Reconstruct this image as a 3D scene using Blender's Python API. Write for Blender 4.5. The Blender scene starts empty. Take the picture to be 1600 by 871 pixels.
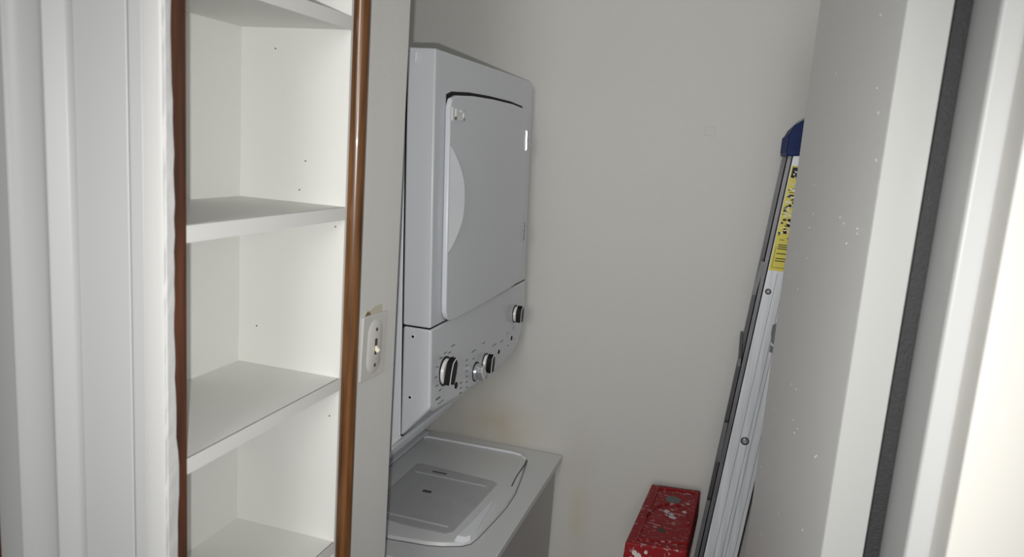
import bpy, bmesh, math, random
from mathutils import Vector, Matrix
random.seed(7)
S = bpy.context.scene
COL = S.collection
PI = math.pi

# ------------------------------------------------------------------ camera
cam_d = bpy.data.cameras.new('camera')
cam_d.sensor_width = 36.0
cam_d.lens = 1192.73 * 36.0 / 1600.0
cam_d.clip_start = 0.01
cam_d.dof.use_dof = True
cam_d.dof.focus_distance = 1.55
cam_d.dof.aperture_fstop = 8.0
cam = bpy.data.objects.new('camera', cam_d)
COL.objects.link(cam)
_f = Vector((-0.28385, 0.94274, -0.17512))
_r = Vector((0.95128, 0.29980, 0.07199))
_u = Vector((-0.12037, 0.14615, 0.98191))
CAM = Vector((0, 0, 1.77))
cam.matrix_world = Matrix(((_r.x, _u.x, -_f.x, CAM.x), (_r.y, _u.y, -_f.y, CAM.y),
                           (_r.z, _u.z, -_f.z, CAM.z), (0, 0, 0, 1)))
S.camera = cam

# ------------------------------------------------------------------ light
W = bpy.data.worlds.new('World'); S.world = W; W.use_nodes = True
bg = W.node_tree.nodes['Background']
bg.inputs['Color'].default_value = (0.97, 0.98, 1.0, 1)
bg.inputs['Strength'].default_value = 0.22
# the phone's flash, just left of and below the lens
fl = bpy.data.lights.new('camera_flash', 'SPOT')
fl.spot_size = math.radians(96); fl.spot_blend = 1.0
fl.energy = 32.0; fl.color = (1.0, 0.99, 0.96); fl.shadow_soft_size = 0.005
flo = bpy.data.objects.new('camera_flash', fl); COL.objects.link(flo)
flo.rotation_mode = 'QUATERNION'
flo.rotation_quaternion = (_f + _r * 0.035).to_track_quat('-Z', 'Y')
flo.location = CAM + _r * -0.018 + _u * -0.027 + _f * 0.004
# added soft fill light, unseen, under the closet's ceiling
cl = bpy.data.lights.new('ceiling_fill', 'AREA'); cl.shape = 'RECTANGLE'; cl.size = 1.1; cl.size_y = 1.1
cl.energy = 0.8; cl.color = (1.0, 0.985, 0.95)
clo = bpy.data.objects.new('ceiling_fill', cl); COL.objects.link(clo); clo.location = (-0.45, 1.40, 2.42)
# added frontal fill light, unseen, far behind the viewer
hl = bpy.data.lights.new('hall_fill', 'AREA'); hl.shape = 'DISK'; hl.size = 0.9
hl.energy = 32.0; hl.color = (1.0, 0.985, 0.96)
hlo = bpy.data.objects.new('hall_fill', hl); COL.objects.link(hlo); hlo.location = (0.02, -2.4, 2.3)
hlo.rotation_mode = 'QUATERNION'
hlo.rotation_quaternion = (Vector((-0.25, 2.0, 1.2)) - hlo.location).to_track_quat('-Z', 'Y')
S.view_settings.view_transform = 'Standard'
S.view_settings.look = 'None'
S.view_settings.gamma = 1.0
S.view_settings.use_curve_mapping = False
S.view_settings.exposure = 0.0

# ------------------------------------------------------------------ materials
def mat(name, col, rough=0.5, metal=0.0, spec=0.5, bump=None, vary=None, coat=0.0):
    m = bpy.data.materials.new(name); m.use_nodes = True
    nt = m.node_tree; b = nt.nodes['Principled BSDF']
    b.inputs['Base Color'].default_value = (*col, 1)
    b.inputs['Roughness'].default_value = rough
    b.inputs['Metallic'].default_value = metal
    b.inputs['Specular IOR Level'].default_value = spec
    b.inputs['Coat Weight'].default_value = coat
    tc = nt.nodes.new('ShaderNodeTexCoord')
    if bump:
        sc, st = bump
        n = nt.nodes.new('ShaderNodeTexNoise'); n.inputs['Scale'].default_value = sc
        n.inputs['Detail'].default_value = 3
        nt.links.new(tc.outputs['Object'], n.inputs['Vector'])
        bp = nt.nodes.new('ShaderNodeBump'); bp.inputs['Strength'].default_value = st
        bp.inputs['Distance'].default_value = 0.001
        nt.links.new(n.outputs['Fac'], bp.inputs['Height'])
        nt.links.new(bp.outputs['Normal'], b.inputs['Normal'])
    if vary:
        sc, amt = vary
        n = nt.nodes.new('ShaderNodeTexNoise'); n.inputs['Scale'].default_value = sc
        n.inputs['Detail'].default_value = 4
        nt.links.new(tc.outputs['Object'], n.inputs['Vector'])
        r = nt.nodes.new('ShaderNodeMix'); r.data_type = 'RGBA'
        r.inputs['A'].default_value = (*[c * (1 - amt) for c in col], 1)
        r.inputs['B'].default_value = (*[min(1, c * (1 + amt)) for c in col], 1)
        nt.links.new(n.outputs['Fac'], r.inputs['Factor'])
        nt.links.new(r.outputs['Result'], b.inputs['Base Color'])
    return m

def blotch(m, items, base):
    """stains with a place and shape of their own: (centre, radii, colour, strength)"""
    nt = m.node_tree; b = nt.nodes['Principled BSDF']
    tc = nt.nodes.new('ShaderNodeTexCoord'); prev = None
    ns = nt.nodes.new('ShaderNodeTexNoise'); ns.inputs['Scale'].default_value = 9
    nt.links.new(tc.outputs['Object'], ns.inputs['Vector'])
    for c, rad, col, st in items:
        mp = nt.nodes.new('ShaderNodeMapping'); mp.vector_type = 'TEXTURE'
        mp.inputs['Location'].default_value = c; mp.inputs['Scale'].default_value = rad
        nt.links.new(tc.outputs['Object'], mp.inputs['Vector'])
        g = nt.nodes.new('ShaderNodeTexGradient'); g.gradient_type = 'QUADRATIC_SPHERE'
        nt.links.new(mp.outputs['Vector'], g.inputs['Vector'])
        mu = nt.nodes.new('ShaderNodeMath'); mu.operation = 'MULTIPLY'
        nt.links.new(g.outputs['Fac'], mu.inputs[0]); nt.links.new(ns.outputs['Fac'], mu.inputs[1])
        m2 = nt.nodes.new('ShaderNodeMath'); m2.operation = 'MULTIPLY'; m2.inputs[1].default_value = st * 2
        m2.use_clamp = True
        nt.links.new(mu.outputs[0], m2.inputs[0])
        r = nt.nodes.new('ShaderNodeMix'); r.data_type = 'RGBA'
        if prev is None: r.inputs['A'].default_value = (*base, 1)
        else: nt.links.new(prev, r.inputs['A'])
        r.inputs['B'].default_value = (*col, 1)
        nt.links.new(m2.outputs[0], r.inputs['Factor'])
        prev = r.outputs['Result']
    nt.links.new(prev, b.inputs['Base Color'])

def wood(name, dark, light, rough=0.3, sc=(60, 60, 3)):
    m = mat(name, light, rough, spec=0.5, coat=0.3)
    nt = m.node_tree; b = nt.nodes['Principled BSDF']
    tc = nt.nodes.new('ShaderNodeTexCoord'); mp = nt.nodes.new('ShaderNodeMapping')
    mp.inputs['Scale'].default_value = sc
    nt.links.new(tc.outputs['Object'], mp.inputs['Vector'])
    n = nt.nodes.new('ShaderNodeTexNoise'); n.inputs['Scale'].default_value = 2.2; n.inputs['Detail'].default_value = 6
    nt.links.new(mp.outputs['Vector'], n.inputs['Vector'])
    cr = nt.nodes.new('ShaderNodeValToRGB')
    cr.color_ramp.elements[0].position = 0.32; cr.color_ramp.elements[0].color = (*dark, 1)
    cr.color_ramp.elements[1].position = 0.72; cr.color_ramp.elements[1].color = (*light, 1)
    nt.links.new(n.outputs['Fac'], cr.inputs['Fac']); nt.links.new(cr.outputs['Color'], b.inputs['Base Color'])
    return m

WALLC = (0.66, 0.655, 0.63)
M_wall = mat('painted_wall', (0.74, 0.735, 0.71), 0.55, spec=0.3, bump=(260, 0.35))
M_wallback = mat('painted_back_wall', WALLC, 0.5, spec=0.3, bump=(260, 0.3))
blotch(M_wallback, [((-0.62, 2.0, 0.98), (0.34, 0.3, 0.24), (0.56, 0.51, 0.40), 0.75),
                    ((-0.36, 2.0, 0.74), (0.09, 0.3, 0.42), (0.60, 0.565, 0.46), 0.7)], WALLC)
M_ceiling = mat('ceiling_paint', (0.75, 0.75, 0.73), 0.9)
M_trim = mat('white_gloss_paint', (0.53, 0.53, 0.52), 0.3, spec=0.4, bump=(90, 0.12))
M_casing = mat('white_satin_paint', (0.475, 0.48, 0.48), 0.4, spec=0.4)
M_cream = mat('cream_white_paint', (0.70, 0.685, 0.64), 0.4, spec=0.4)
M_caulk = mat('glossy_caulk', (0.70, 0.70, 0.70), 0.18, spec=0.8, bump=(60, 1.0))
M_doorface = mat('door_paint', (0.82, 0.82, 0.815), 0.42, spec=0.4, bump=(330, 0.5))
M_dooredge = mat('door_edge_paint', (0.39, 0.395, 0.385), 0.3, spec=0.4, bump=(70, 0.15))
M_gapshade = mat('gap_shade_dark', (0.018, 0.019, 0.020), 0.7, bump=(500, 0.8), vary=(300, 0.5))  # dark colour stands in for the unlit gap beside the door
M_floor = mat('grey_vinyl_floor', (0.25, 0.23, 0.21), 0.5, vary=(12, 0.15))
M_mel = mat('white_melamine', (0.72, 0.72, 0.69), 0.45, spec=0.35, vary=(5, 0.02))
M_meledge = mat('white_edge_band', (0.74, 0.74, 0.72), 0.4)
M_core = mat('dark_core', (0.05, 0.04, 0.03), 0.8)
M_hole = mat('nail_hole', (0.06, 0.05, 0.04), 0.8)
M_wood = wood('reddish_brown_stained_wood', (0.035, 0.011, 0.005), (0.125, 0.042, 0.018), 0.4)
M_pole = wood('honey_brown_stained_wood', (0.055, 0.020, 0.005), (0.20, 0.082, 0.022), 0.3)
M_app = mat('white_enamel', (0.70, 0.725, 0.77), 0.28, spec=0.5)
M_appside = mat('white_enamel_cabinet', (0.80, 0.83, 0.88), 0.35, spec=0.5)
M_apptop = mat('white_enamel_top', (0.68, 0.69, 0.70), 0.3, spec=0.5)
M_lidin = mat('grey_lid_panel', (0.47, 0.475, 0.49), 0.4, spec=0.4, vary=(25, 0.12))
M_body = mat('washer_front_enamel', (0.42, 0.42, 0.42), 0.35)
M_handle = mat('handle_enamel', (0.86, 0.88, 0.92), 0.3)
M_black = mat('black_plastic', (0.006, 0.006, 0.007), 0.5, spec=0.2)
M_gap = mat('shadow_gap_black', (0.006, 0.006, 0.006), 0.8)
M_print = mat('grey_print', (0.09, 0.09, 0.10), 0.6)
M_knob = mat('white_knob_plastic', (0.80, 0.80, 0.80), 0.25)
M_chrome = mat('chrome', (0.75, 0.76, 0.78), 0.15, metal=1.0)
M_silver = mat('silver_plastic', (0.62, 0.63, 0.65), 0.25, metal=0.7)
M_lightmark = mat('pale_emblem', (0.85, 0.85, 0.84), 0.3)
M_switch = mat('off_white_plastic', (0.66, 0.645, 0.62), 0.35)
M_toggle = mat('ivory_toggle', (0.80, 0.76, 0.62), 0.3)
M_blue = mat('navy_blue_plastic', (0.006, 0.020, 0.10), 0.6, spec=0.2, vary=(40, 0.4))
M_yellow = mat('yellow_sticker', (0.62, 0.53, 0.03), 0.45)
M_whitep = mat('white_print', (0.85, 0.85, 0.8), 0.5)
M_rubber = mat('black_rubber', (0.02, 0.02, 0.02), 0.7)
M_alu_dark = mat('shaded_aluminium', (0.15, 0.15, 0.16), 0.5, metal=0.5, vary=(20, 0.3))  # darker aluminium, shade on the rear rails put into the colour
M_chip = mat('old_beige_paint', (0.60, 0.56, 0.45), 0.6)
M_chipdark = mat('bare_brown_chip', (0.22, 0.17, 0.11), 0.8)
M_patch = mat('wall_patch_outline', (0.55, 0.545, 0.525), 0.6)

def alu():
    m = mat('brushed_aluminium', (0.50, 0.52, 0.545), 0.45, metal=0.1, spec=0.5)
    nt = m.node_tree; b = nt.nodes['Principled BSDF']
    tc = nt.nodes.new('ShaderNodeTexCoord'); mp = nt.nodes.new('ShaderNodeMapping')
    mp.inputs['Scale'].default_value = (70, 70, 3)
    nt.links.new(tc.outputs['Object'], mp.inputs['Vector'])
    n = nt.nodes.new('ShaderNodeTexNoise'); n.inputs['Scale'].default_value = 1.5; n.inputs['Detail'].default_value = 5
    nt.links.new(mp.outputs['Vector'], n.inputs['Vector'])
    cr = nt.nodes.new('ShaderNodeValToRGB')
    cr.color_ramp.elements[0].position = 0.3; cr.color_ramp.elements[0].color = (0.50, 0.52, 0.55, 1)
    cr.color_ramp.elements[1].position = 0.7; cr.color_ramp.elements[1].color = (0.66, 0.68, 0.71, 1)
    nt.links.new(n.outputs['Fac'], cr.inputs['Fac']); nt.links.new(cr.outputs['Color'], b.inputs['Base Color'])
    return m
M_alu = alu()

def red(name, base, amount):
    """red fibreglass / plastic with splashes of old white paint"""
    m = mat(name, base, 0.5, spec=0.2, bump=(120, 0.5))
    nt = m.node_tree; b = nt.nodes['Principled BSDF']
    tc = nt.nodes.new('ShaderNodeTexCoord'); mp = nt.nodes.new('ShaderNodeMapping')
    mp.inputs['Scale'].default_value = (60, 130, 60)
    mp.inputs['Rotation'].default_value = (0, 0, 0.5)
    nt.links.new(tc.outputs['Object'], mp.inputs['Vector'])
    n = nt.nodes.new('ShaderNodeTexNoise'); n.inputs['Scale'].default_value = 1.0; n.inputs['Detail'].default_value = 3
    n.inputs['Distortion'].default_value = 1.2
    nt.links.new(mp.outputs['Vector'], n.inputs['Vector'])
    cr = nt.nodes.new('ShaderNodeValToRGB')
    e = cr.color_ramp.elements
    e[0].position = amount; e[0].color = (0, 0, 0, 1); e[1].position = amount + 0.05; e[1].color = (1, 1, 1, 1)
    nt.links.new(n.outputs['Fac'], cr.inputs['Fac'])
    r = nt.nodes.new('ShaderNodeMix'); r.data_type = 'RGBA'
    r.inputs['A'].default_value = (*base, 1); r.inputs['B'].default_value = (0.42, 0.30, 0.31, 1)
    nt.links.new(cr.outputs['Color'], r.inputs['Factor'])
    nt.links.new(r.outputs['Result'], b.inputs['Base Color'])
    return m
M_redcap = red('red_cap_plastic', (0.25, 0.010, 0.014), 0.61)
M_redrail = red('red_rail_fibreglass', (0.42, 0.022, 0.028), 0.72)

# ------------------------------------------------------------------ mesh helpers (world coordinates)
def box(bm, x0, x1, y0, y1, z0, z1):
    v = [bm.verts.new((x, y, z)) for x in (x0, x1) for y in (y0, y1) for z in (z0, z1)]
    for f in ((0, 1, 3, 2), (4, 6, 7, 5), (0, 4, 5, 1), (2, 3, 7, 6), (0, 2, 6, 4), (1, 5, 7, 3)):
        bm.faces.new([v[i] for i in f])
    return v

def prism(bm, pts, axis, a, b):
    """outline pts extruded along axis 'x' (pts = y,z), 'y' (pts = x,z) or 'z' (pts = x,y)"""
    def P(p, t):
        return (t, p[0], p[1]) if axis == 'x' else (p[0], t, p[1]) if axis == 'y' else (p[0], p[1], t)
    A = [bm.verts.new(P(p, a)) for p in pts]; B = [bm.verts.new(P(p, b)) for p in pts]
    n = len(pts)
    bm.faces.new(A); bm.faces.new(B[::-1])
    for i in range(n):
        bm.faces.new((A[i], B[i], B[(i + 1) % n], A[(i + 1) % n]))
    return A + B

def rrect(x0, x1, y0, y1, r, n=5):
    if not isinstance(r, (tuple, list)): r = (r,) * 4
    out = []
    for (cx, cy, a0, rr) in ((x1 - r[0], y1 - r[0], 0, r[0]), (x0 + r[1], y1 - r[1], 90, r[1]),
                             (x0 + r[2], y0 + r[2], 180, r[2]), (x1 - r[3], y0 + r[3], 270, r[3])):
        for k in range(n + 1):
            a = math.radians(a0 + 90 * k / n)
            out.append((cx + rr * math.cos(a), cy + rr * math.sin(a)))
    return out

def cyl(bm, p0, p1, r0, r1=None, n=24, cap=True):
    p0, p1 = Vector(p0), Vector(p1); r1 = r0 if r1 is None else r1
    d = (p1 - p0).normalized()
    a = d.orthogonal().normalized(); b = d.cross(a)
    A = [bm.verts.new(p0 + (a * math.cos(2 * PI * k / n) + b * math.sin(2 * PI * k / n)) * r0) for k in range(n)]
    B = [bm.verts.new(p1 + (a * math.cos(2 * PI * k / n) + b * math.sin(2 * PI * k / n)) * r1) for k in range(n)]
    for k in range(n):
        bm.faces.new((A[k], A[(k + 1) % n], B[(k + 1) % n], B[k]))
    if cap: bm.faces.new(A[::-1]); bm.faces.new(B)

def bar(bm, p0, p1, w, h, side=Vector((0, 1, 0))):
    """rectangular bar from p0 to p1: width w along side, height h across"""
    p0, p1 = Vector(p0), Vector(p1); d = (p1 - p0).normalized()
    s = (side - d * side.dot(d)).normalized(); t = d.cross(s)
    q = [s * (w / 2) * i + t * (h / 2) * j for i, j in ((-1, -1), (1, -1), (1, 1), (-1, 1))]
    A = [bm.verts.new(p0 + c) for c in q]; B = [bm.verts.new(p1 + c) for c in q]
    bm.faces.new(A[::-1]); bm.faces.new(B)
    for k in range(4): bm.faces.new((A[k], A[(k + 1) % 4], B[(k + 1) % 4], B[k]))

def shear(bm, fn):
    for v in bm.verts: v.co = Vector(fn(v.co))

ROOT = {}
def empty(name, loc, label, cat, group=None):
    o = bpy.data.objects.new(name, None); COL.objects.link(o); o.location = loc
    o.empty_display_size = 0.05
    o['label'] = label; o['category'] = cat
    if group: o['group'] = group
    ROOT[o.name] = Vector(loc)
    return o

def obj(name, bm, m, parent=None, bevel=0, seg=3, smooth=False, origin=None):
    bmesh.ops.recalc_face_normals(bm, faces=bm.faces)
    off = Vector((0, 0, 0))
    if parent is not None: off = ROOT[parent.name]
    elif origin is not None: off = Vector(origin)
    for v in bm.verts: v.co -= off
    me = bpy.data.meshes.new(name); bm.to_mesh(me); bm.free()
    me.materials.append(m)
    o = bpy.data.objects.new(name, me); COL.objects.link(o)
    if parent is not None: o.parent = parent
    elif origin is not None: o.location = off
    ROOT[o.name] = off
    if smooth or bevel:
        for p in me.polygons: p.use_smooth = True
    if bevel:
        md = o.modifiers.new('bevel', 'BEVEL'); md.width = bevel; md.segments = seg
        md.limit_method = 'ANGLE'; md.angle_limit = math.radians(35); md.harden_normals = True
    elif smooth:
        md = o.modifiers.new('split', 'EDGE_SPLIT'); md.split_angle = math.radians(38)
    return o

def tag(o, label, cat, group=None):
    o['label'] = label; o['category'] = cat
    if group: o['group'] = group
    return o

def struct(name, bm, m, bevel=0, label=None, cat=None):
    o = obj(name, bm, m, bevel=bevel); o['kind'] = 'structure'
    o['label'] = label; o['category'] = cat or name.split('_')[0]
    return o

def B(*a):
    bm = bmesh.new(); box(bm, *a); return bm

# ------------------------------------------------------------------ the room
AX = -0.5055                       # plane of the shelf fronts and of the wall with the switch
struct('floor', B(-2.0, 1.2, -1.2, 2.1, -0.1, 0.0), M_floor, label='dark grey floor under the laundry closet', cat='floor')
struct('ceiling', B(-2.0, 1.2, 0.30, 2.1, 2.44, 2.54), M_ceiling, label='flat white ceiling above the laundry closet', cat='ceiling')
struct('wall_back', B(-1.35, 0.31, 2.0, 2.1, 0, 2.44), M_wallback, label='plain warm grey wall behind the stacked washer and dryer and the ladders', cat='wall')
struct('wall_left', B(-1.35, -1.25, 0.72, 2.0, 0, 2.44), M_wall, label='grey side wall behind the washer and dryer', cat='wall')
struct('wall_partition', B(-0.72, AX, 0.9235, 1.064, 0, 2.44), M_wall, label='narrow pale wall end with the light switch, beside the brown pole', cat='wall')
struct('wall_right', B(0.21, 0.31, 0.72, 2.0, 0, 2.44), M_wall, label='grey closet wall hidden behind the open door and the aluminium ladder', cat='wall')

# left door trim: boards of the frame, seen face on
def plan(name, pts, m, label, bevel=0.0012):
    bm = bmesh.new(); prism(bm, pts, 'z', 0.0, 2.44)
    return struct(name, bm, m, bevel, label, 'trim')
plan('trim_1', [(-0.90, 0.545), (-0.7075, 0.545), (-0.7075, 0.585), (-0.90, 0.585)], M_wood, 'brown wooden strip at the very left edge, lowest part in view', 0.003)
plan('trim_2', [(-0.7075, 0.556), (-0.700, 0.552), (-0.668, 0.5475), (-0.6635, 0.5455), (-0.6605, 0.5485), (-0.652, 0.554),
                (-0.634, 0.556), (-0.6245, 0.553), (-0.619, 0.5475), (-0.6035, 0.5600), (-0.602, 0.566), (-0.602, 0.584), (-0.7075, 0.584)],
     M_casing, 'white moulded door casing on the left with rounded ridges', 0.0022)
plan('trim_3', [(-0.602, 0.565), (-0.5417, 0.565), (-0.5417, 0.584), (-0.602, 0.584)], M_casing, 'wide flat white board beside the moulded casing')
plan('trim_4', [(-0.5407, 0.566), (-0.5256, 0.566), (-0.5256, 0.584), (-0.5407, 0.584)], M_casing, 'narrow white strip between two dark joints left of the shelves')
plan('trim_5', [(-0.5246, 0.5645), (-0.5075, 0.5640), (-0.5035, 0.5660), (-0.5035, 0.5765), (-0.5246, 0.5765)], M_trim, 'glossy white strip next to the brown shelf edge')
struct('wall_front_left', B(-2.0, -0.69, 0.586, 0.72, 0, 2.44), M_wall, label='wall behind the left door casing', cat='wall')
# ragged caulk / paint line between the white strip and the brown edge
bm = bmesh.new()
N = 160
rows = []
for k in range(N + 1):
    z = 0.0 + 2.44 * k / N
    w = 0.0022 + 0.0016 * math.sin(z * 5.1 + 0.8) + 0.0009 * math.sin(z * 23) + random.uniform(-0.0008, 0.0008)
    if 1.30 < z < 1.45: w += 0.0022
    b0 = -0.5042; 
    rows.append([bm.verts.new(p) for p in ((b0, 0.5650, z), (b0 + 0.0009 + random.uniform(0, .0006), 0.5690, z),
                                           (AX + 0.0018, 0.5765 + w, z), (AX - 0.001, 0.5765 + w, z))])
for a, b in zip(rows, rows[1:]):
    for i in range(3): bm.faces.new((a[i], a[i + 1], b[i + 1], b[i]))
struct('trim_6', bm, M_caulk, label='ragged glossy bead of caulk along the brown shelf edge', cat='trim')

# right door frame
plan('trim_7', [(0.15, 0.800), (0.15, 0.632), (0.152, 0.630), (0.167, 0.630), (0.21, 0.630), (0.21, 0.800)], M_casing, 'white door jamb right of the dark gap strip, its side in grey shade', 0.0025)
plan('trim_8', [(0.167, 0.6295), (0.167, 0.5905), (0.1685, 0.589), (0.300, 0.589), (0.300, 0.6295)], M_cream, 'cream white door casing at the far right edge', 0.0028)
plan('trim_9', [(0.1375, 0.7125), (0.150, 0.7125), (0.150, 0.735), (0.1375, 0.735)], M_gapshade, 'dark grey speckled strip standing in for shade in the gap beside the open door', 0.0008)
struct('wall_front_right', B(0.21, 1.2, 0.632, 0.72, 0, 2.44), M_wall, label='wall behind the right door casing', cat='wall')

# open closet door, hinge edge towards the viewer
dp = Vector((0.1010, 0.707, 0)); de = Vector((0.0670, 1.316, 0))
dd = (de - dp).normalized(); dn = Vector((dd.y, -dd.x, 0))
def dpt(t, n): p = dp + dd * t + dn * n; return (p.x, p.y)
L = (de - dp).length
droot = empty('door_1', (dp.x, dp.y, 0), 'open closet door, grey face on the left and bright white narrow edge', 'door')
droot['kind'] = 'structure'
bm = bmesh.new(); prism(bm, [dpt(0.0006, 0.0), dpt(L, 0.0), dpt(L, 0.035), dpt(0.0006, 0.035)], 'z', 0.012, 2.10)
obj('door_leaf', bm, M_doorface, droot, bevel=0.0012)
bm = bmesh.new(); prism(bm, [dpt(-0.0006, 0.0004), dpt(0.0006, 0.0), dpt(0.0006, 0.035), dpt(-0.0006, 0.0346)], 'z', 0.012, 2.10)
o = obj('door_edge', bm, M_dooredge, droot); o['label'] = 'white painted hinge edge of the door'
# paint specks on the door face
bm = bmesh.new()
for _ in range(60):
    t = random.uniform(0.02, L - 0.05); z = random.uniform(0.9, 2.0); p = dp + dd * t - dn * 0.0002
    r = random.uniform(0.0007, 0.0016)
    cyl(bm, (p.x, p.y, z), (p.x - 0.0005, p.y, z), r, r * 0.6, n=8)
o = obj('paint_speck', bm, M_lightmark, droot); o['label'] = 'tiny white paint specks on the door face'

# tiny square patch outline on the back wall
bm = bmesh.new()
for (x0, x1, z0, z1) in ((-.128, -.1025, 1.843, 1.8438), (-.128, -.1025, 1.822, 1.8228), (-.128, -.1272, 1.822, 1.8438), (-.1033, -.1025, 1.822, 1.8438)):
    box(bm, x0, x1, 1.9994, 2.0, z0, z1)
struct('trim_10', bm, M_patch, label='faint square patch on the grey back wall', cat='trim')

# ------------------------------------------------------------------ built-in shelf unit
SD = 0.164; Y0, Y1 = 0.597, 0.8972
su = empty('shelf_unit', (AX - SD / 2, (Y0 + Y1) / 2, 0), 'tall white built-in shelf unit with brown wooden edges, empty shelves', 'shelf unit')
obj('back_panel', B(AX - SD - 0.012, AX - SD, Y0 - 0.012, Y1 + 0.016, 0.02, 2.42), M_mel, su)
o = obj('side_panel', B(AX - SD, AX - 0.001, Y1, Y1 + 0.016, 0.02, 2.42), M_mel, su)
obj('side_panel', B(AX - SD, AX - 0.001, Y0 - 0.012, Y0, 0.02, 2.42), M_mel, su)
bm = bmesh.new()
for x, z in ((-.617, 1.869), (-.568, 1.726), (-.576, 1.687), (-.520, 1.643), (-.520, 1.378), (-0.64, 1.49)):
    bm = bmesh.new(); cyl(bm, (x, Y1 - 0.0004, z), (x, Y1 + 0.002, z), 0.0011, n=10)
    obj('nail_hole', bm, M_hole, o)
tops = [0.385 + 1.77, 1.77 + 0.1425, 1.77 - 0.0994, 1.77 - 0.3351, 1.77 - 0.5789, 0.95, 0.71, 0.47, 0.23]
first = None
for zt in tops:
    if first is None:
        s = obj('shelf', B(AX - SD, AX - 0.0022, Y0, Y1, -0.017, 0.0), M_mel, su)
        e = obj('edge_band', B(AX - 0.0010, AX, Y0, Y1 - 0.001, -0.0172, -0.0004), M_meledge, s)
        c = obj('dark_seam', B(AX - 0.0024, AX - 0.0009, Y0 + 0.0005, Y1 - 0.001, -0.0165, -0.0003), M_core, s)
        first = (s, e, c); s.location.z += zt
    else:
        s = first[0].copy(); COL.objects.link(s); s.parent = su; s.location.z = zt
        for ch in first[1:]:
            q = ch.copy(); COL.objects.link(q); q.parent = s
# brown edge at the near side (wavy where the paint laps over it)
o = None; bm = bmesh.new(); prism(bm, [(AX - 0.014, 0.577), (AX - 0.0022, 0.5770), (AX + 0.0004, 0.5845), (AX + 0.0004, 0.5972), (AX - 0.014, 0.5972)], 'z', 0.0, 2.44); o = obj('face_strip', bm, M_wood, su, bevel=0.0005)
o['label'] = 'dark reddish brown wooden edge strip'
bm = bmesh.new()
px, py, pr = -0.5010, 0.9125, 0.0118
ring = [(px + pr * math.cos(a), py + pr * math.sin(a)) for a in [2 * PI * k / 32 for k in range(32)]]
prism(bm, ring, 'z', 0.0, 2.44)
o = obj('wooden_pole', bm, M_pole, su, smooth=True); o['label'] = 'honey brown round wooden pole'

# ------------------------------------------------------------------ light switch on the partition
sw = empty('light_switch', (AX, 0.986, 1.460), 'off-white light switch beside the brown wooden pole', 'light switch')
ROOT[sw.name] = Vector((0, 0, 0)); 
def loc_obj(name, bm, m, parent, **k):
    o = obj(name, bm, m, parent, **k); return o
bm = bmesh.new(); prism(bm, rrect(-0.038, 0.037, -0.0485, 0.0485, 0.004), 'x', 0.0001, 0.0050)
plate = obj('switch_plate', bm, M_switch, sw, bevel=0.002)
bm = bmesh.new()
o_ = rrect(-0.023, 0.023, -0.041, 0.041, 0.022, 8); i_ = rrect(-0.0185, 0.0185, -0.0365, 0.0365, 0.0175, 8)
for (pa, xa, pb, xb) in ((o_, 0.005, i_, 0.0072), ):
    A = [bm.verts.new((xa, *p)) for p in pa]; Bv = [bm.verts.new((xb, *p)) for p in pb]
    for k in range(len(A)): bm.faces.new((A[k], A[(k + 1) % len(A)], Bv[(k + 1) % len(A)], Bv[k]))
    bm.faces.new(Bv)
obj('raised_oval', bm, M_switch, plate, smooth=True)
for zz in (0.026, -0.028):
    bm = bmesh.new(); cyl(bm, (0.0068, 0, zz), (0.0076, 0, zz), 0.0028, n=16); obj('screw_hole', bm, M_hole, plate)
bm = bmesh.new(); box(bm, 0.0068, 0.0076, -0.0035, 0.0035, -0.012, 0.012); obj('toggle_slot', bm, M_hole, plate)
bm = bmesh.new(); bar(bm, (0.006, 0, 0.000), (0.013, 0, -0.007), 0.006, 0.006); obj('toggle', bm, M_toggle, plate, bevel=0.001)
sw.rotation_euler.x = math.radians(-2.5)
bm = bmesh.new()
pts = [(0.958, 1.509), (0.966, 1.517), (0.975, 1.515), (0.988, 1.519), (1.012, 1.519), (1.016, 1.513), (1.015, 1.507)]
prism(bm, pts, 'x', AX, AX + 0.0006)
tag(obj('old_paint_patch', bm, M_chip), 'torn beige paint patch just above the light switch plate', 'paint patch')
bm = bmesh.new(); prism(bm, [(0.962, 1.509), (0.966, 1.514), (0.975, 1.514), (0.979, 1.509)], 'x', AX + 0.0006, AX + 0.0009)
ch = obj('chip', bm, M_chipdark, bpy.data.objects['old_paint_patch'])

# ------------------------------------------------------------------ stacked washer and dryer
UN, UF = 1.306, 1.942
def FX(z, off=0.0): return -0.541 - 0.0375 * (z - 1.25) + off
def lean(co): return (co.x - 0.0375 * (co.z - 1.25), co.y, co.z)
lc = empty('stacked_washer_dryer', (-0.80, 1.645, 0), 'white stacked washer and dryer with black knobs, against the grey back wall', 'washer dryer')

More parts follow.
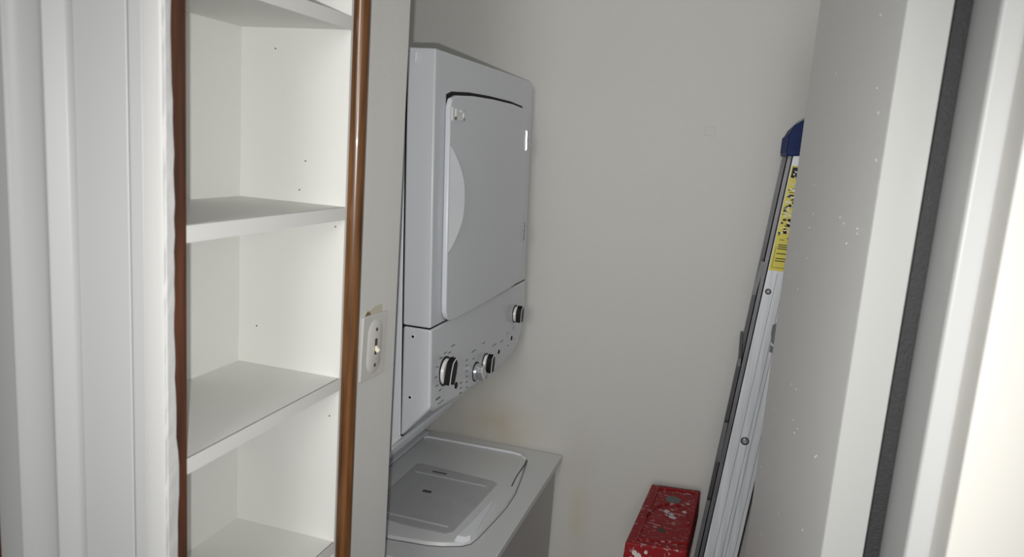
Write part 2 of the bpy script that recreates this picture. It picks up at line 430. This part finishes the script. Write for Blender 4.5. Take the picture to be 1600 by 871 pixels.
# washer
WY0, WY1 = 1.318, 1.988
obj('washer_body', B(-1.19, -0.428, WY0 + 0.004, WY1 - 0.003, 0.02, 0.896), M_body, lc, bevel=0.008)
obj('front_seam', B(-1.18, -0.434, WY0 + 0.009, WY1 - 0.008, 0.894, 0.902), M_gap, lc)
bm = bmesh.new(); prism(bm, rrect(-1.19, -0.413, WY0, WY1, (0.008, 0.008, 0.008, 0.008)), 'z', 0.899, 0.918)
top = obj('washer_top', bm, M_apptop, lc, bevel=0.003)
obj('hinge_strip', B(-0.842, -0.806, 1.345, 1.955, 0.917, 0.9275), M_app, lc, bevel=0.003)
for x in (-1.12, -0.50):
    for y in (WY0 + 0.06, WY1 - 0.06):
        bm = bmesh.new(); cyl(bm, (x, y, 0.0), (x, y, 0.03), 0.02, 0.016); obj('foot', bm, M_rubber, lc)
lid_out = [(-0.803, 1.395), (-0.803, 1.905), (-0.797, 1.920), (-0.540, 1.926), (-0.510, 1.920), (-0.492, 1.900), (-0.476, 1.80), (-0.463, 1.70),
           (-0.461, 1.62), (-0.466, 1.55), (-0.474, 1.46), (-0.480, 1.432), (-0.495, 1.415), (-0.530, 1.398), (-0.562, 1.388), (-0.650, 1.378), (-0.795, 1.380)]
def scaled(pts, s, c=(-0.65, 1.65)): return [(c[0] + (x - c[0]) * s, c[1] + (y - c[1]) * s) for x, y in pts]
bm = bmesh.new(); prism(bm, scaled(lid_out, 1.008), 'z', 0.9180, 0.9188)
obj('lid_gap', bm, M_print, lc)
bm = bmesh.new()
A = [bm.verts.new((x, y, 0.9188)) for x, y in lid_out]
Bv = [bm.verts.new((x, y, 0.9250)) for x, y in scaled(lid_out, 0.985)]
C_ = [bm.verts.new((x, y, 0.9262)) for x, y in scaled(lid_out, 0.965)]
n = len(A)
for P_, Q_ in ((A, Bv), (Bv, C_)):
    for k in range(n): bm.faces.new((P_[k], P_[(k + 1) % n], Q_[(k + 1) % n], Q_[k]))
# sunken inner field of the lid
inr = [(-0.745, 1.455), (-0.745, 1.735), (-0.735, 1.745), (-0.530, 1.728), (-0.515, 1.715), (-0.520, 1.60), (-0.528, 1.45), (-0.540, 1.435), (-0.640, 1.432), (-0.735, 1.445)]
c3 = bm.faces.new(C_)
lid = obj('washer_lid', bm, M_apptop, lc, smooth=True)
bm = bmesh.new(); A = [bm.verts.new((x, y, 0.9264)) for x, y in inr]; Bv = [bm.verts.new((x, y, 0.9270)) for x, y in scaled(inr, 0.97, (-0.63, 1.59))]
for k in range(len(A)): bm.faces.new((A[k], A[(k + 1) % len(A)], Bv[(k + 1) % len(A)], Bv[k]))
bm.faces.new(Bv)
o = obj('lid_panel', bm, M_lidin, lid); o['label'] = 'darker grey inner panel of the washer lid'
for x1_, ya, yb in ((-0.535, 1.688, 1.692), (-0.545, 1.462, 1.466)):
    obj('lid_ridge', B(-0.728, x1_, ya, yb, 0.9272, 0.9282), M_apptop, lid)
for (x0, x1, y0, y1) in ((-0.690, -0.650, 1.708, 1.715), (-0.668, -0.645, 1.595, 1.607)):
    bm = bmesh.new(); prism(bm, rrect(x0, x1, y0, y1, 0.003, 3), 'z', 0.9272, 0.9276); obj('lid_marking', bm, M_print, lid)
bm = bmesh.new()
for a_, b_ in (((-0.800, 1.906), (-0.792, 1.917)), ((-0.792, 1.917), (-0.540, 1.921)), ((-0.540, 1.921), (-0.513, 1.915)), ((-0.513, 1.915), (-0.497, 1.897))):
    bar(bm, (*a_, 0.9275), (*b_, 0.9275), 0.004, 0.005, side=Vector((0, 0, 1)).cross(Vector((*b_, 0)) - Vector((*a_, 0))))
obj('lid_rim', bm, M_handle, lid, bevel=0.001)
# dark double crease where the lid bows out at the front
for pts_ in (((-0.490, 1.892), (-0.487, 1.86), (-0.485, 1.78), (-0.479, 1.72)),):
    bm = bmesh.new()
    for a_, b_ in zip(pts_, pts_[1:]): bar(bm, (*a_, 0.9262), (*b_, 0.9262), 0.003, 0.002, side=Vector((0, 0, 1)).cross(Vector((*b_, 0)) - Vector((*a_, 0))))
    obj('lid_crease', bm, M_print, lid)
# pale finger pull along the front of the lid
bm = bmesh.new()
hp = [(-0.512, 1.415), (-0.505, 1.47), (-0.500, 1.54), (-0.497, 1.60), (-0.493, 1.645), (-0.489, 1.60), (-0.484, 1.54), (-0.480, 1.47), (-0.482, 1.430), (-0.492, 1.416)]
A = [bm.verts.new((x, y, 0.9255)) for x, y in hp]; Bv = [bm.verts.new((x, y, 0.934)) for x, y in scaled(hp, 0.86, (-0.494, 1.50))]
for k in range(len(A)): bm.faces.new((A[k], A[(k + 1) % len(A)], Bv[(k + 1) % len(A)], Bv[k]))
bm.faces.new(Bv)
o = obj('lid_handle', bm, M_handle, lid, smooth=False); o['label'] = 'pale finger pull at the edge of the washer lid'

# dryer cabinet (behind the front frame) with the sloping underside
cab = [(-1.19, 1.924), (-0.600, 1.924), (-0.5985, 1.180), (-0.836, 0.920), (-1.19, 0.920)]
bm = bmesh.new(); prism(bm, cab, 'y', UN + 0.002, 1.984)
shear(bm, lambda c: (c.x - (0.034 * (c.z - 1.18) if c.x > -0.7 and c.z > 1.2 else 0), c.y, c.z))
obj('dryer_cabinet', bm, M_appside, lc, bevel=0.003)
bm = B(-0.6002, -0.5950, UN + 0.0030, UF - 0.003, 1.185, 1.921); shear(bm, lambda c: (c.x - 0.034 * (c.z - 1.18), c.y, c.z)); obj('cabinet_seam', bm, M_gap, lc)
bm = bmesh.new()      # ribs along the sloping panel
for t, w, h in ((0.10, 0.010, 0.006), (0.36, 0.020, 0.005), (0.66, 0.012, 0.007), (0.88, 0.018, 0.005)):
    x = -0.5985 + (-0.836 + 0.5985) * t; z = 1.180 + (0.920 - 1.180) * t
    bar(bm, (x + 0.002, UN + 0.004, z - 0.002), (x + 0.002, 1.982, z - 0.002), w, h, side=Vector((0.68, 0, 0.73)))
obj('sloping_rib', bm, M_app, lc, bevel=0.0015)
bm = bmesh.new(); bar(bm, (-0.601, UN - 0.0005, 1.187), (-0.655, UN - 0.0005, 1.130), 0.004, 0.006)
obj('edge_clip', bm, M_lightmark, lc)

# dryer front: upper frame, control panel
bm = bmesh.new()
prism(bm, [(UN, 1.411)] + [(UF, 1.411)] + [p for p in rrect(UN, UF, 1.411, 1.926, (0.022, 0.004, 0, 0), 5)[:12]], 'x', -0.597 + 0.0, -0.541)
shear(bm, lambda c: (c.x - (0.0375 * (c.z - 1.25) if c.x > -0.57 else 0.034 * (c.z - 1.18)), c.y, c.z))
obj('front_frame', bm, M_app, lc, bevel=0.009, seg=4)
def zside(co):   # lower edge slopes down towards the back
    x, y, z = co
    if co.x > -0.57: return (x - 0.0375 * (z - 1.25), y, z)
    lowered = 1.183 if z < 1.30 else z
    return (x - 0.034 * (max(z, 1.18) - 1.18), y, lowered if z < 1.30 else z)
low = [(UN, 1.409), (UN, 1.254), (1.330, 1.244), (1.45, 1.232), (1.56, 1.228), (1.74, 1.224), (1.84, 1.232), (1.895, 1.252), (1.925, 1.285), (UF, 1.330), (UF, 1.409)]
bm = bmesh.new(); prism(bm, low, 'x', -0.597, -0.539); shear(bm, zside)
obj('control_panel', bm, M_app, lc, bevel=0.006, seg=4)
cp = bpy.data.objects['control_panel']
bm = bmesh.new(); box(bm, -0.604, -0.549, UN + 0.003, UF - 0.003, 1.4075, 1.4125); obj('panel_seam', bm, M_gap, lc)
for z in (1.391, 1.269):
    bm = bmesh.new(); cyl(bm, (-0.582, UN - 0.0012, z), (-0.582, UN + 0.003, z), 0.0042, n=16)
    s = obj('screw', bm, M_lightmark, cp, smooth=True)
    bm = bmesh.new(); cyl(bm, (-0.582, UN - 0.0016, z), (-0.582, UN - 0.0010, z), 0.0027, n=12); obj('screw_recess', bm, M_black, s)

# door
dout = [(1.352, 1.455), (1.354, 1.434), (1.364, 1.420), (1.385, 1.412), (1.45, 1.411), (1.60, 1.412), (1.78, 1.416), (1.825, 1.420), (1.852, 1.434), (1.864, 1.460),
        (1.868, 1.60), (1.866, 1.80), (1.862, 1.838), (1.846, 1.853), (1.75, 1.858), (1.60, 1.8585), (1.48, 1.856), (1.385, 1.850), (1.360, 1.843), (1.352, 1.826)]
gout = [(y + (0.0022 if y > 1.6 else (0.006 if z < 1.84 else -0.002)), z + (0.0068 if z > 1.83 else (-0.0022 if z < 1.45 else 0))) for y, z in dout]
bm = bmesh.new(); prism(bm, gout, 'x', -0.545, -0.5401); shear(bm, lean); obj('door_gap', bm, M_gap, lc)
bm = bmesh.new(); prism(bm, dout, 'x', -0.5402, -0.529); shear(bm, lean)
door = obj('dryer_door', bm, M_app, lc, bevel=0.004, seg=3)
DX = -0.529
def onDoor(name, outline, t, m, x0=DX, bevel=0):
    bm = bmesh.new(); prism(bm, outline, 'x', x0, x0 + t); shear(bm, lean); return obj(name, bm, m, door, bevel=bevel)
# crescent handle, rising towards its curved side
arc = [(1.354 + 0.052 * math.sin(PI * k / 16) ** 0.85, 1.757 - (1.757 - 1.551) * k / 16) for k in range(17)]
bm = bmesh.new()
chord = [bm.verts.new((DX + 0.0005, 1.3545, z)) for y, z in arc]
rise = [bm.verts.new((DX + 0.0005 + 0.012 * min(1, (y - 1.354) / 0.045), y, z)) for y, z in arc]
edge2 = [bm.verts.new((DX + 0.0003, y + 0.006, z)) for y, z in arc]
for k in range(16):
    bm.faces.new((chord[k], chord[k + 1], rise[k + 1], rise[k])); bm.faces.new((rise[k], rise[k + 1], edge2[k + 1], edge2[k]))
shear(bm, lean)
o = obj('door_handle', bm, M_handle, door, smooth=True); o['label'] = 'pale crescent handle of the dryer door'
# pale emblem in the corner: a bar and a hooked stroke
bm = bmesh.new()
for (y0, y1, z0, z1) in ((1.3585, 1.3675, 1.802, 1.827), (1.377, 1.384, 1.805, 1.825), (1.377, 1.426, 1.805, 1.8105), (1.417, 1.426, 1.805, 1.824), (1.402, 1.426, 1.8195, 1.824)):
    box(bm, DX, DX + 0.0015, y0, y1, z0, z1)
shear(bm, lean); obj('door_emblem', bm, M_lightmark, door)
for z0, z1 in ((1.753, 1.802), (1.526, 1.573)):
    bm = bmesh.new()
    for k in range(3):
        zz = z0 + (z1 - z0) * (k + 0.5) / 3
        cyl(bm, (DX + 0.001, 1.861, zz - 0.0068), (DX + 0.001, 1.861, zz + 0.0068), 0.0045, n=12)
    box(bm, DX - 0.008, DX + 0.002, 1.855, 1.866, z0, z1); shear(bm, lean)
    obj('hinge', bm, M_chrome, door, smooth=True)

# knobs, buttons and printing on the control panel
PX = -0.539
def knob(y, z, r, turn, dark=True):
    bm = bmesh.new(); x = PX - 0.0375 * (z - 1.25)
    cyl(bm, (x - 0.001, y, z), (x + 0.0012, y, z), r * 1.13, n=28); ring_ = obj('knob_ring', bm, M_black, cp, smooth=True)
    bm = bmesh.new(); cyl(bm, (x, y, z), (x + 0.007, y, z), r, r * 0.93, n=28)
    ca, sa = math.cos(turn), math.sin(turn)
    gp = [(-0.52, -1), (0.52, -1), (0.58, 0.0), (0.50, 0.72), (0.0, 1.12), (-0.50, 0.72), (-0.58, 0.0)]
    g = [(y + r * (a * ca - b * sa), z + r * (a * sa + b * ca)) for a, b in gp]
    k = obj('knob', bm, M_knob if dark else M_silver, cp, bevel=0.001)
    bm = bmesh.new(); prism(bm, g, 'x', x + 0.0065, x + 0.0200); obj('knob_grip', bm, M_black if dark else M_silver, k, bevel=0.0015)
    g2 = [(y + (p - y) * 0.90, z + (q - z) * 0.90) for p, q in g]
    bm = bmesh.new(); A_ = []
    for q_, x_ in ((g, x + 0.0197), (g2, x + 0.0208)): A_.append([bm.verts.new((x_, *p_)) for p_ in q_])
    for i_ in range(len(g)): bm.faces.new((A_[0][i_], A_[0][(i_ + 1) % len(g)], A_[1][(i_ + 1) % len(g)], A_[1][i_]))
    obj('grip_rim', bm, M_knob, k)
    return k
knob(1.378, 1.309, 0.0270, -0.30)
knob(1.562, 1.258, 0.0200, 0.75, dark=False)
knob(1.625, 1.262, 0.0205, -0.12)
knob(1.850, 1.335, 0.0205, -0.10)
for (y, z, r) in ((1.438, 1.262, 0.0075), (1.72, 1.266, 0.0058), (1.822, 1.277, 0.0058)):
    bm = bmesh.new(); x = PX - 0.0375 * (z - 1.25)
    cyl(bm, (x, y, z), (x + 0.0008, y, z), r * 1.25, n=20); q = obj('button_ring', bm, M_lightmark, cp)
    bm = bmesh.new(); cyl(bm, (x, y, z), (x + 0.003, y, z), r, r * 0.9, n=20); obj('button', bm, M_black, q)
def dash(y, z, w, h=0.0018, rot=0.0):
    x = PX - 0.0375 * (z - 1.25)
    bm = B(x, x + 0.0004, y - w / 2, y + w / 2, z - h / 2, z + h / 2)
    obj('dial_mark', bm, M_print, cp)
for a in range(0, 360, 30):
    if a in (270,): continue
    dash(1.378 + 0.046 * math.cos(math.radians(a)), 1.309 + 0.038 * math.sin(math.radians(a)), 0.013)
dash(1.345, 1.262, 0.022, 0.003); dash(1.36, 1.250, 0.030, 0.0015); dash(1.42, 1.352, 0.02)
for k in range(6): dash(1.502 + 0.001 * k, 1.300 - 0.0125 * k, 0.012, 0.002)
for k in range(3): dash(1.47, 1.258 - 0.011 * k, 0.012, 0.002)
for (y, z, w) in ((1.545, 1.310, 0.026), (1.545, 1.2925, 0.012), (1.610, 1.313, 0.018), (1.69, 1.290, 0.03), (1.745, 1.286, 0.026), (1.79, 1.296, 0.012), (1.625, 1.236, 0.010), (1.84, 1.300, 0.012), (1.80, 1.262, 0.01), (1.85, 1.268, 0.008)):
    dash(y, z, w, 0.0017)
# bright clip at the top left of the cabinet
bm = bmesh.new(); cyl(bm, (-0.603, UN - 0.004, 1.900), (-0.603, UN - 0.004, 1.918), 0.002, n=10); obj('cabinet_clip', bm, M_lightmark, lc)

# ------------------------------------------------------------------ aluminium stepladder behind the door
ZT = 1.787
al = empty('aluminium_stepladder', (-0.04, 1.76, 0.0), 'tall folded aluminium stepladder with blue top cap, leaning behind the open door', 'ladder')
def lx(z): return 0.0685 + 0.083 * (z - ZT)            # left edge of the near rail's web
RW = 0.071
def rail(y, sgn, web_t=0.0022, w=RW, x_off=0.0, z0=0.02, z1=ZT, fl=0.024):
    """channel: web facing away from the ladder's middle, two flanges turned inwards"""
    bm = bmesh.new()
    def seg(xa, xb, ya, yb):
        v = [bm.verts.new((lx(z) + x_off + x, yy, z)) for z in (z0, z1) for x in (xa, xb) for yy in (ya, yb)]
        for f in ((0, 1, 3, 2), (4, 6, 7, 5), (0, 4, 5, 1), (2, 3, 7, 6), (0, 2, 6, 4), (1, 5, 7, 3)): bm.faces.new([v[i] for i in f])
    seg(0, w, y, y + sgn * web_t); seg(0, 0.0022, y, y + sgn * fl); seg(w - 0.0022, w, y, y + sgn * fl)
    for k in range(1, 5):                                # raised extrusion ribs
        x = w * k / 5; seg(x - 0.0011, x + 0.0011, y - sgn * 0.0012, y)
    return bm
YN, YF = 1.60, 1.93
near = obj('side_rail', rail(YN, 1), M_alu, al)
for k in range(1, 6):
    x = RW * k / 6 + (0.002 if k % 2 else -0.002)
    bm = bmesh.new()
    v = [bm.verts.new((lx(z) + xx, yy, z)) for z in (0.03, 1.55) for xx in (x - 0.0004, x + 0.0004) for yy in (YN - 0.0005, YN)]
    for f in ((0, 1, 3, 2), (4, 6, 7, 5), (0, 4, 5, 1), (2, 3, 7, 6), (0, 2, 6, 4), (1, 5, 7, 3)): bm.faces.new([v[i] for i in f])
    obj('rail_groove', bm, M_alu_dark, near)
far = obj('side_rail', rail(YF, -1), M_alu, al)
rn = obj('rear_rail', rail(YN + 0.030, 1, w=0.020, x_off=-0.0085, z0=0.02, z1=1.783, fl=0.018), M_alu_dark, al)
rf = obj('rear_rail', rail(YF - 0.030, -1, w=0.020, x_off=-0.0085, z0=0.02, z1=1.783, fl=0.018), M_alu_dark, al)
rn['label'] = rf['label'] = 'thin rear rail, its shade put into the dark colour'
for k in range(5):                                       # treads
    z = 0.28 + 0.30 * k
    bm = bmesh.new(); x = lx(z)
    box(bm, x + 0.004, x + RW - 0.002, YN + 0.003, YF - 0.003, z - 0.004, z)
    box(bm, x + 0.004, x + 0.007, YN + 0.003, YF - 0.003, z - 0.028, z)
    for q in range(6): box(bm, x + 0.010 + q * 0.010, x + 0.013 + q * 0.010, YN + 0.003, YF - 0.003, z, z + 0.0015)
    obj('step', bm, M_alu, al)
for z in (0.5, 1.35):
    bm = bmesh.new(); x = lx(z) - 0.012; bar(bm, (x, YN + 0.03, z), (x, YF - 0.03, z), 0.016, 0.006, side=Vector((0, 0, 1))); obj('rear_crossbar', bm, M_alu_dark, al)
for (p0, p1) in (((lx(1.53) - 0.006, YN + 0.012, 1.57), (lx(1.50) - 0.014, YN + 0.014, 1.50)), ((lx(1.19) - 0.010, YN + 0.014, 1.22), (lx(1.19) - 0.016, YN + 0.016, 1.13)),
                 ((lx(0.98) - 0.008, YN + 0.014, 1.04), (lx(0.98) - 0.020, YN + 0.016, 0.90))):
    bm = bmesh.new(); bar(bm, p0, p1, 0.003, 0.008); obj('spreader_bar', bm, M_alu_dark, al)
for (x, z, r) in ((0.0575 - 0.0, 1.512, 0.006), (0.0510, 1.192, 0.0085)):
    bm = bmesh.new(); cyl(bm, (x, YN - 0.0012, z), (x, YN, z), r, n=20); rr = obj('washer_ring', bm, M_black, near)
    bm = bmesh.new(); cyl(bm, (x, YN - 0.0055, z), (x, YN - 0.001, z), r * 0.35, r * 0.78, n=20); obj('rivet', bm, M_chrome, rr, smooth=True)
bm = bmesh.new()
prism(bm, [(0.0745, 1.445), (0.082, 1.450), (0.083, 1.425), (0.081, 1.405), (0.076, 1.410), (0.0735, 1.430)], 'y', YN - 0.003, YN)
prism(bm, [(0.075, 1.404), (0.082, 1.400), (0.080, 1.388), (0.075, 1.390)], 'y', YN - 0.004, YN)
obj('hook', bm, M_alu_dark, near)
# blue cap
bm = bmesh.new()
cx0 = lx(ZT) - 0.012
capo = [(cx0, 1.783), (cx0 + 0.0, 1.822), (cx0 + 0.008, 1.842), (cx0 + 0.024, 1.853), (cx0 + 0.125, 1.866), (cx0 + 0.125, 1.795), (cx0 + 0.012, 1.783)]
prism(bm, capo, 'y', YN - 0.012, YF + 0.012)
o = obj('top_cap', bm, M_blue, al, bevel=0.003); o['label'] = 'navy blue plastic top cap'
for (y) in (YN + 0.02, YN + 0.12, YN + 0.22, YN + 0.31):
    bm = bmesh.new(); box(bm, cx0 - 0.0015, cx0 + 0.001, y - 0.018, y + 0.018, 1.79, 1.825); obj('cap_rib', bm, M_blue, o)
for y in (YN + 0.01, YF - 0.01):
    bm = bmesh.new(); x = lx(0.02); box(bm, x - 0.003, x + RW + 0.003, y - 0.014, y + 0.014, 0.0, 0.05); obj('foot', bm, M_rubber, al, bevel=0.003)
# warning sticker on the near rail
def lq(bm, u0, u1, z0, z1, d=0.0004):
    v = [bm.verts.new((lx(z) + u, YN - 0.001 - dd_, z)) for dd_ in (0, d) for z in (z0, z1) for u in (u0, u1)]
    for f in ((0, 1, 3, 2), (4, 6, 7, 5), (0, 4, 5, 1), (2, 3, 7, 6), (0, 2, 6, 4), (1, 5, 7, 3)): bm.faces.new([v[i] for i in f])
bm = bmesh.new(); lq(bm, 0.0035, 0.066, 1.556, 1.765); st = obj('warning_sticker', bm, M_yellow, near)
st['label'] = 'yellow warning sticker with black and white print'
bm = bmesh.new()
rs = random.Random(3)
lq(bm, 0.0075, 0.0082, 1.562, 1.605, 0.0007); lq(bm, 0.0075, 0.062, 1.562, 1.5628, 0.0007)
for z in (1.575, 1.580, 1.590, 1.5995, 1.6035, 1.6075): lq(bm, 0.011, 0.060, z, z + 0.0018, 0.0007)
lq(bm, 0.006, 0.020, 1.742, 1.762, 0.0007); lq(bm, 0.024, 0.060, 1.758, 1.760, 0.0007); lq(bm, 0.024, 0.060, 1.750, 1.752, 0.0007)
for k in range(110):
    u = rs.uniform(0.005, 0.042); z = rs.uniform(1.615, 1.745); w_ = rs.uniform(0.002, 0.010)
    lq(bm, u, min(0.064, u + w_), z, z + rs.choice((0.0012, 0.002, 0.004)), 0.0007)
obj('black_print', bm, M_black, st)
bm = bmesh.new()
for k in range(110):
    u = rs.uniform(0.006, 0.040); z = rs.uniform(1.63, 1.755); w_ = rs.uniform(0.002, 0.006)
    lq(bm, u, min(0.064, u + w_), z, z + rs.choice((0.001, 0.002, 0.003)), 0.0009)
obj('white_print', bm, M_whitep, st)

# ------------------------------------------------------------------ short red stepladder
CT = 0.92
rl = empty('red_stepladder', (-0.16, 1.752, 0.0), 'short red stepladder with paint-spattered top cap, standing left of the aluminium ladder', 'ladder')
cq = [(-0.168, 1.585), (-0.035, 1.585), (-0.024, 1.935), (-0.154, 1.912)]
bm = bmesh.new()
cq = [(-0.1705, 1.582), (-0.038, 1.600), (-0.0300, 1.927), (-0.154, 1.910)]
lo = [(-0.174, 1.572), (-0.037, 1.590), (-0.0285, 1.930), (-0.157, 1.914)]
A = [bm.verts.new((x, y, CT)) for x, y in cq]; Bv = [bm.verts.new((x, y, CT - 0.075)) for x, y in lo]
bm.faces.new(A); bm.faces.new(Bv[::-1])
for k in range(4): bm.faces.new((A[k], Bv[k], Bv[(k + 1) % 4], A[(k + 1) % 4]))
cap = obj('top_cap', bm, M_redcap, rl, bevel=0.004)
cap['label'] = 'red plastic top cap spattered with white paint'
# raised rim strips, circle and holes
def q2(u, v):      # u 0..1 left-right, v 0..1 near-far on the cap top
    a = Vector(cq[0]).lerp(Vector(cq[1]), u); b = Vector(cq[3]).lerp(Vector(cq[2]), u); return a.lerp(b, v)
bm = bmesh.new()
def strip(pts, w, h=0.004):
    for (a, b) in zip(pts, pts[1:]):
        a, b = Vector((*a, CT + h / 2 - 0.0005)), Vector((*b, CT + h / 2 - 0.0005)); bar(bm, a, b, w, h, side=Vector((0, 0, 1)).cross(b - a))
strip([q2(0.17, 0.06), q2(0.17, 0.94)], 0.004); strip([q2(0.17, 0.94), q2(0.90, 0.94)], 0.004)
strip([q2(0.17, 0.06), q2(0.97, 0.10)], 0.004)
circ = [q2(0.55 + 0.37 * math.cos(a), 0.42 + 0.26 * math.sin(a)) for a in [math.radians(t) for t in range(-10, 191, 10)]]
strip(circ, 0.003)
obj('cap_ridge', bm, M_redcap, cap)
bm = bmesh.new(); c0 = q2(0.52, 0.76)
pts = [(c0.x + 0.019 * math.cos(2 * PI * k / 24), c0.y + 0.021 * math.sin(2 * PI * k / 24)) for k in range(24)]
prism(bm, pts, 'z', CT - 0.001, CT + 0.0006)
o = obj('cap_hole', bm, mat('grey_hole', (0.13, 0.12, 0.12), 0.7), cap); o['label'] = 'oval grey hole in the cap'
bm = bmesh.new(); c0 = q2(0.50, 0.24); cyl(bm, (c0.x, c0.y, CT - 0.001), (c0.x, c0.y, CT + 0.0006), 0.0095, n=20); obj('cap_hole', bm, M_hole, cap)
# splashes of white paint
def splash(x, y, r, bmx, sd):
    q = random.Random(sd); n = 14
    pts = [(x + r * q.uniform(0.5, 1.2) * math.cos(2 * PI * k / n), y + r * q.uniform(0.5, 1.4) * math.sin(2 * PI * k / n)) for k in range(n)]
    prism(bmx, pts, 'z', CT - 0.0005, CT + 0.0012)
M_grp = mat('dried_grey_paint', (0.50, 0.46, 0.47), 0.5); M_whp = mat('dried_white_paint', (0.66, 0.62, 0.60), 0.5)
for i, (u, v, r) in enumerate(((0.48, 0.55, 0.007), (0.56, 0.50, 0.010), (0.62, 0.46, 0.008), (0.52, 0.49, 0.005), (0.80, 0.58, 0.007), (0.82, 0.72, 0.004), (0.25, 0.58, 0.003))):
    bm = bmesh.new(); p = q2(u, v); splash(p.x, p.y, r, bm, i); obj('paint_splash', bm, M_grp, cap)
for (x, z, r) in ((-0.148, 0.900, 0.006), (-0.140, 0.893, 0.008), (-0.113, 0.890, 0.006), (-0.155, 0.885, 0.005), (-0.124, 0.905, 0.004)):
    yy = 1.580 + (x + 0.17) * 0.135
    bm = bmesh.new(); cyl(bm, (x, yy - 0.004, z), (x, yy + 0.004, z), r, r * 0.9, n=9); obj('paint_splash', bm, M_whp, cap)
def rrail(y0, y1, x0, x1, w=0.05, d=0.026):
    bm = bmesh.new()
    bar(bm, (x1, y1, 0.015), (x0, y0, CT - 0.06), d, w, side=Vector((0, 1, 0)))
    return bm
for (yt, yb) in ((1.66, 1.66), (1.85, 1.85)):
    obj('front_rail', rrail(yt, yb, -0.068, -0.150, 0.050), M_redrail, rl, bevel=0.003)
    obj('rear_rail', rrail(yt, yb, -0.125, -0.215, 0.030), M_redrail, rl, bevel=0.003)
for z in (0.25, 0.53):
    t = (CT - 0.06 - z) / (CT - 0.075); x = -0.068 - 0.082 * t
    bm = bmesh.new(); box(bm, x - 0.03, x + 0.03, 1.66, 1.85, z - 0.004, z); box(bm, x + 0.027, x + 0.03, 1.66, 1.85, z - 0.025, z)
    obj('step', bm, M_alu, rl)
for (yb) in (1.66, 1.85):
    bm = bmesh.new(); box(bm, -0.178, -0.122, yb - 0.016, yb + 0.016, 0, 0.03); obj('foot', bm, M_rubber, rl, bevel=0.002)
    bm = bmesh.new(); box(bm, -0.233, -0.197, yb - 0.016, yb + 0.016, 0, 0.03); obj('foot', bm, M_rubber, rl, bevel=0.002)
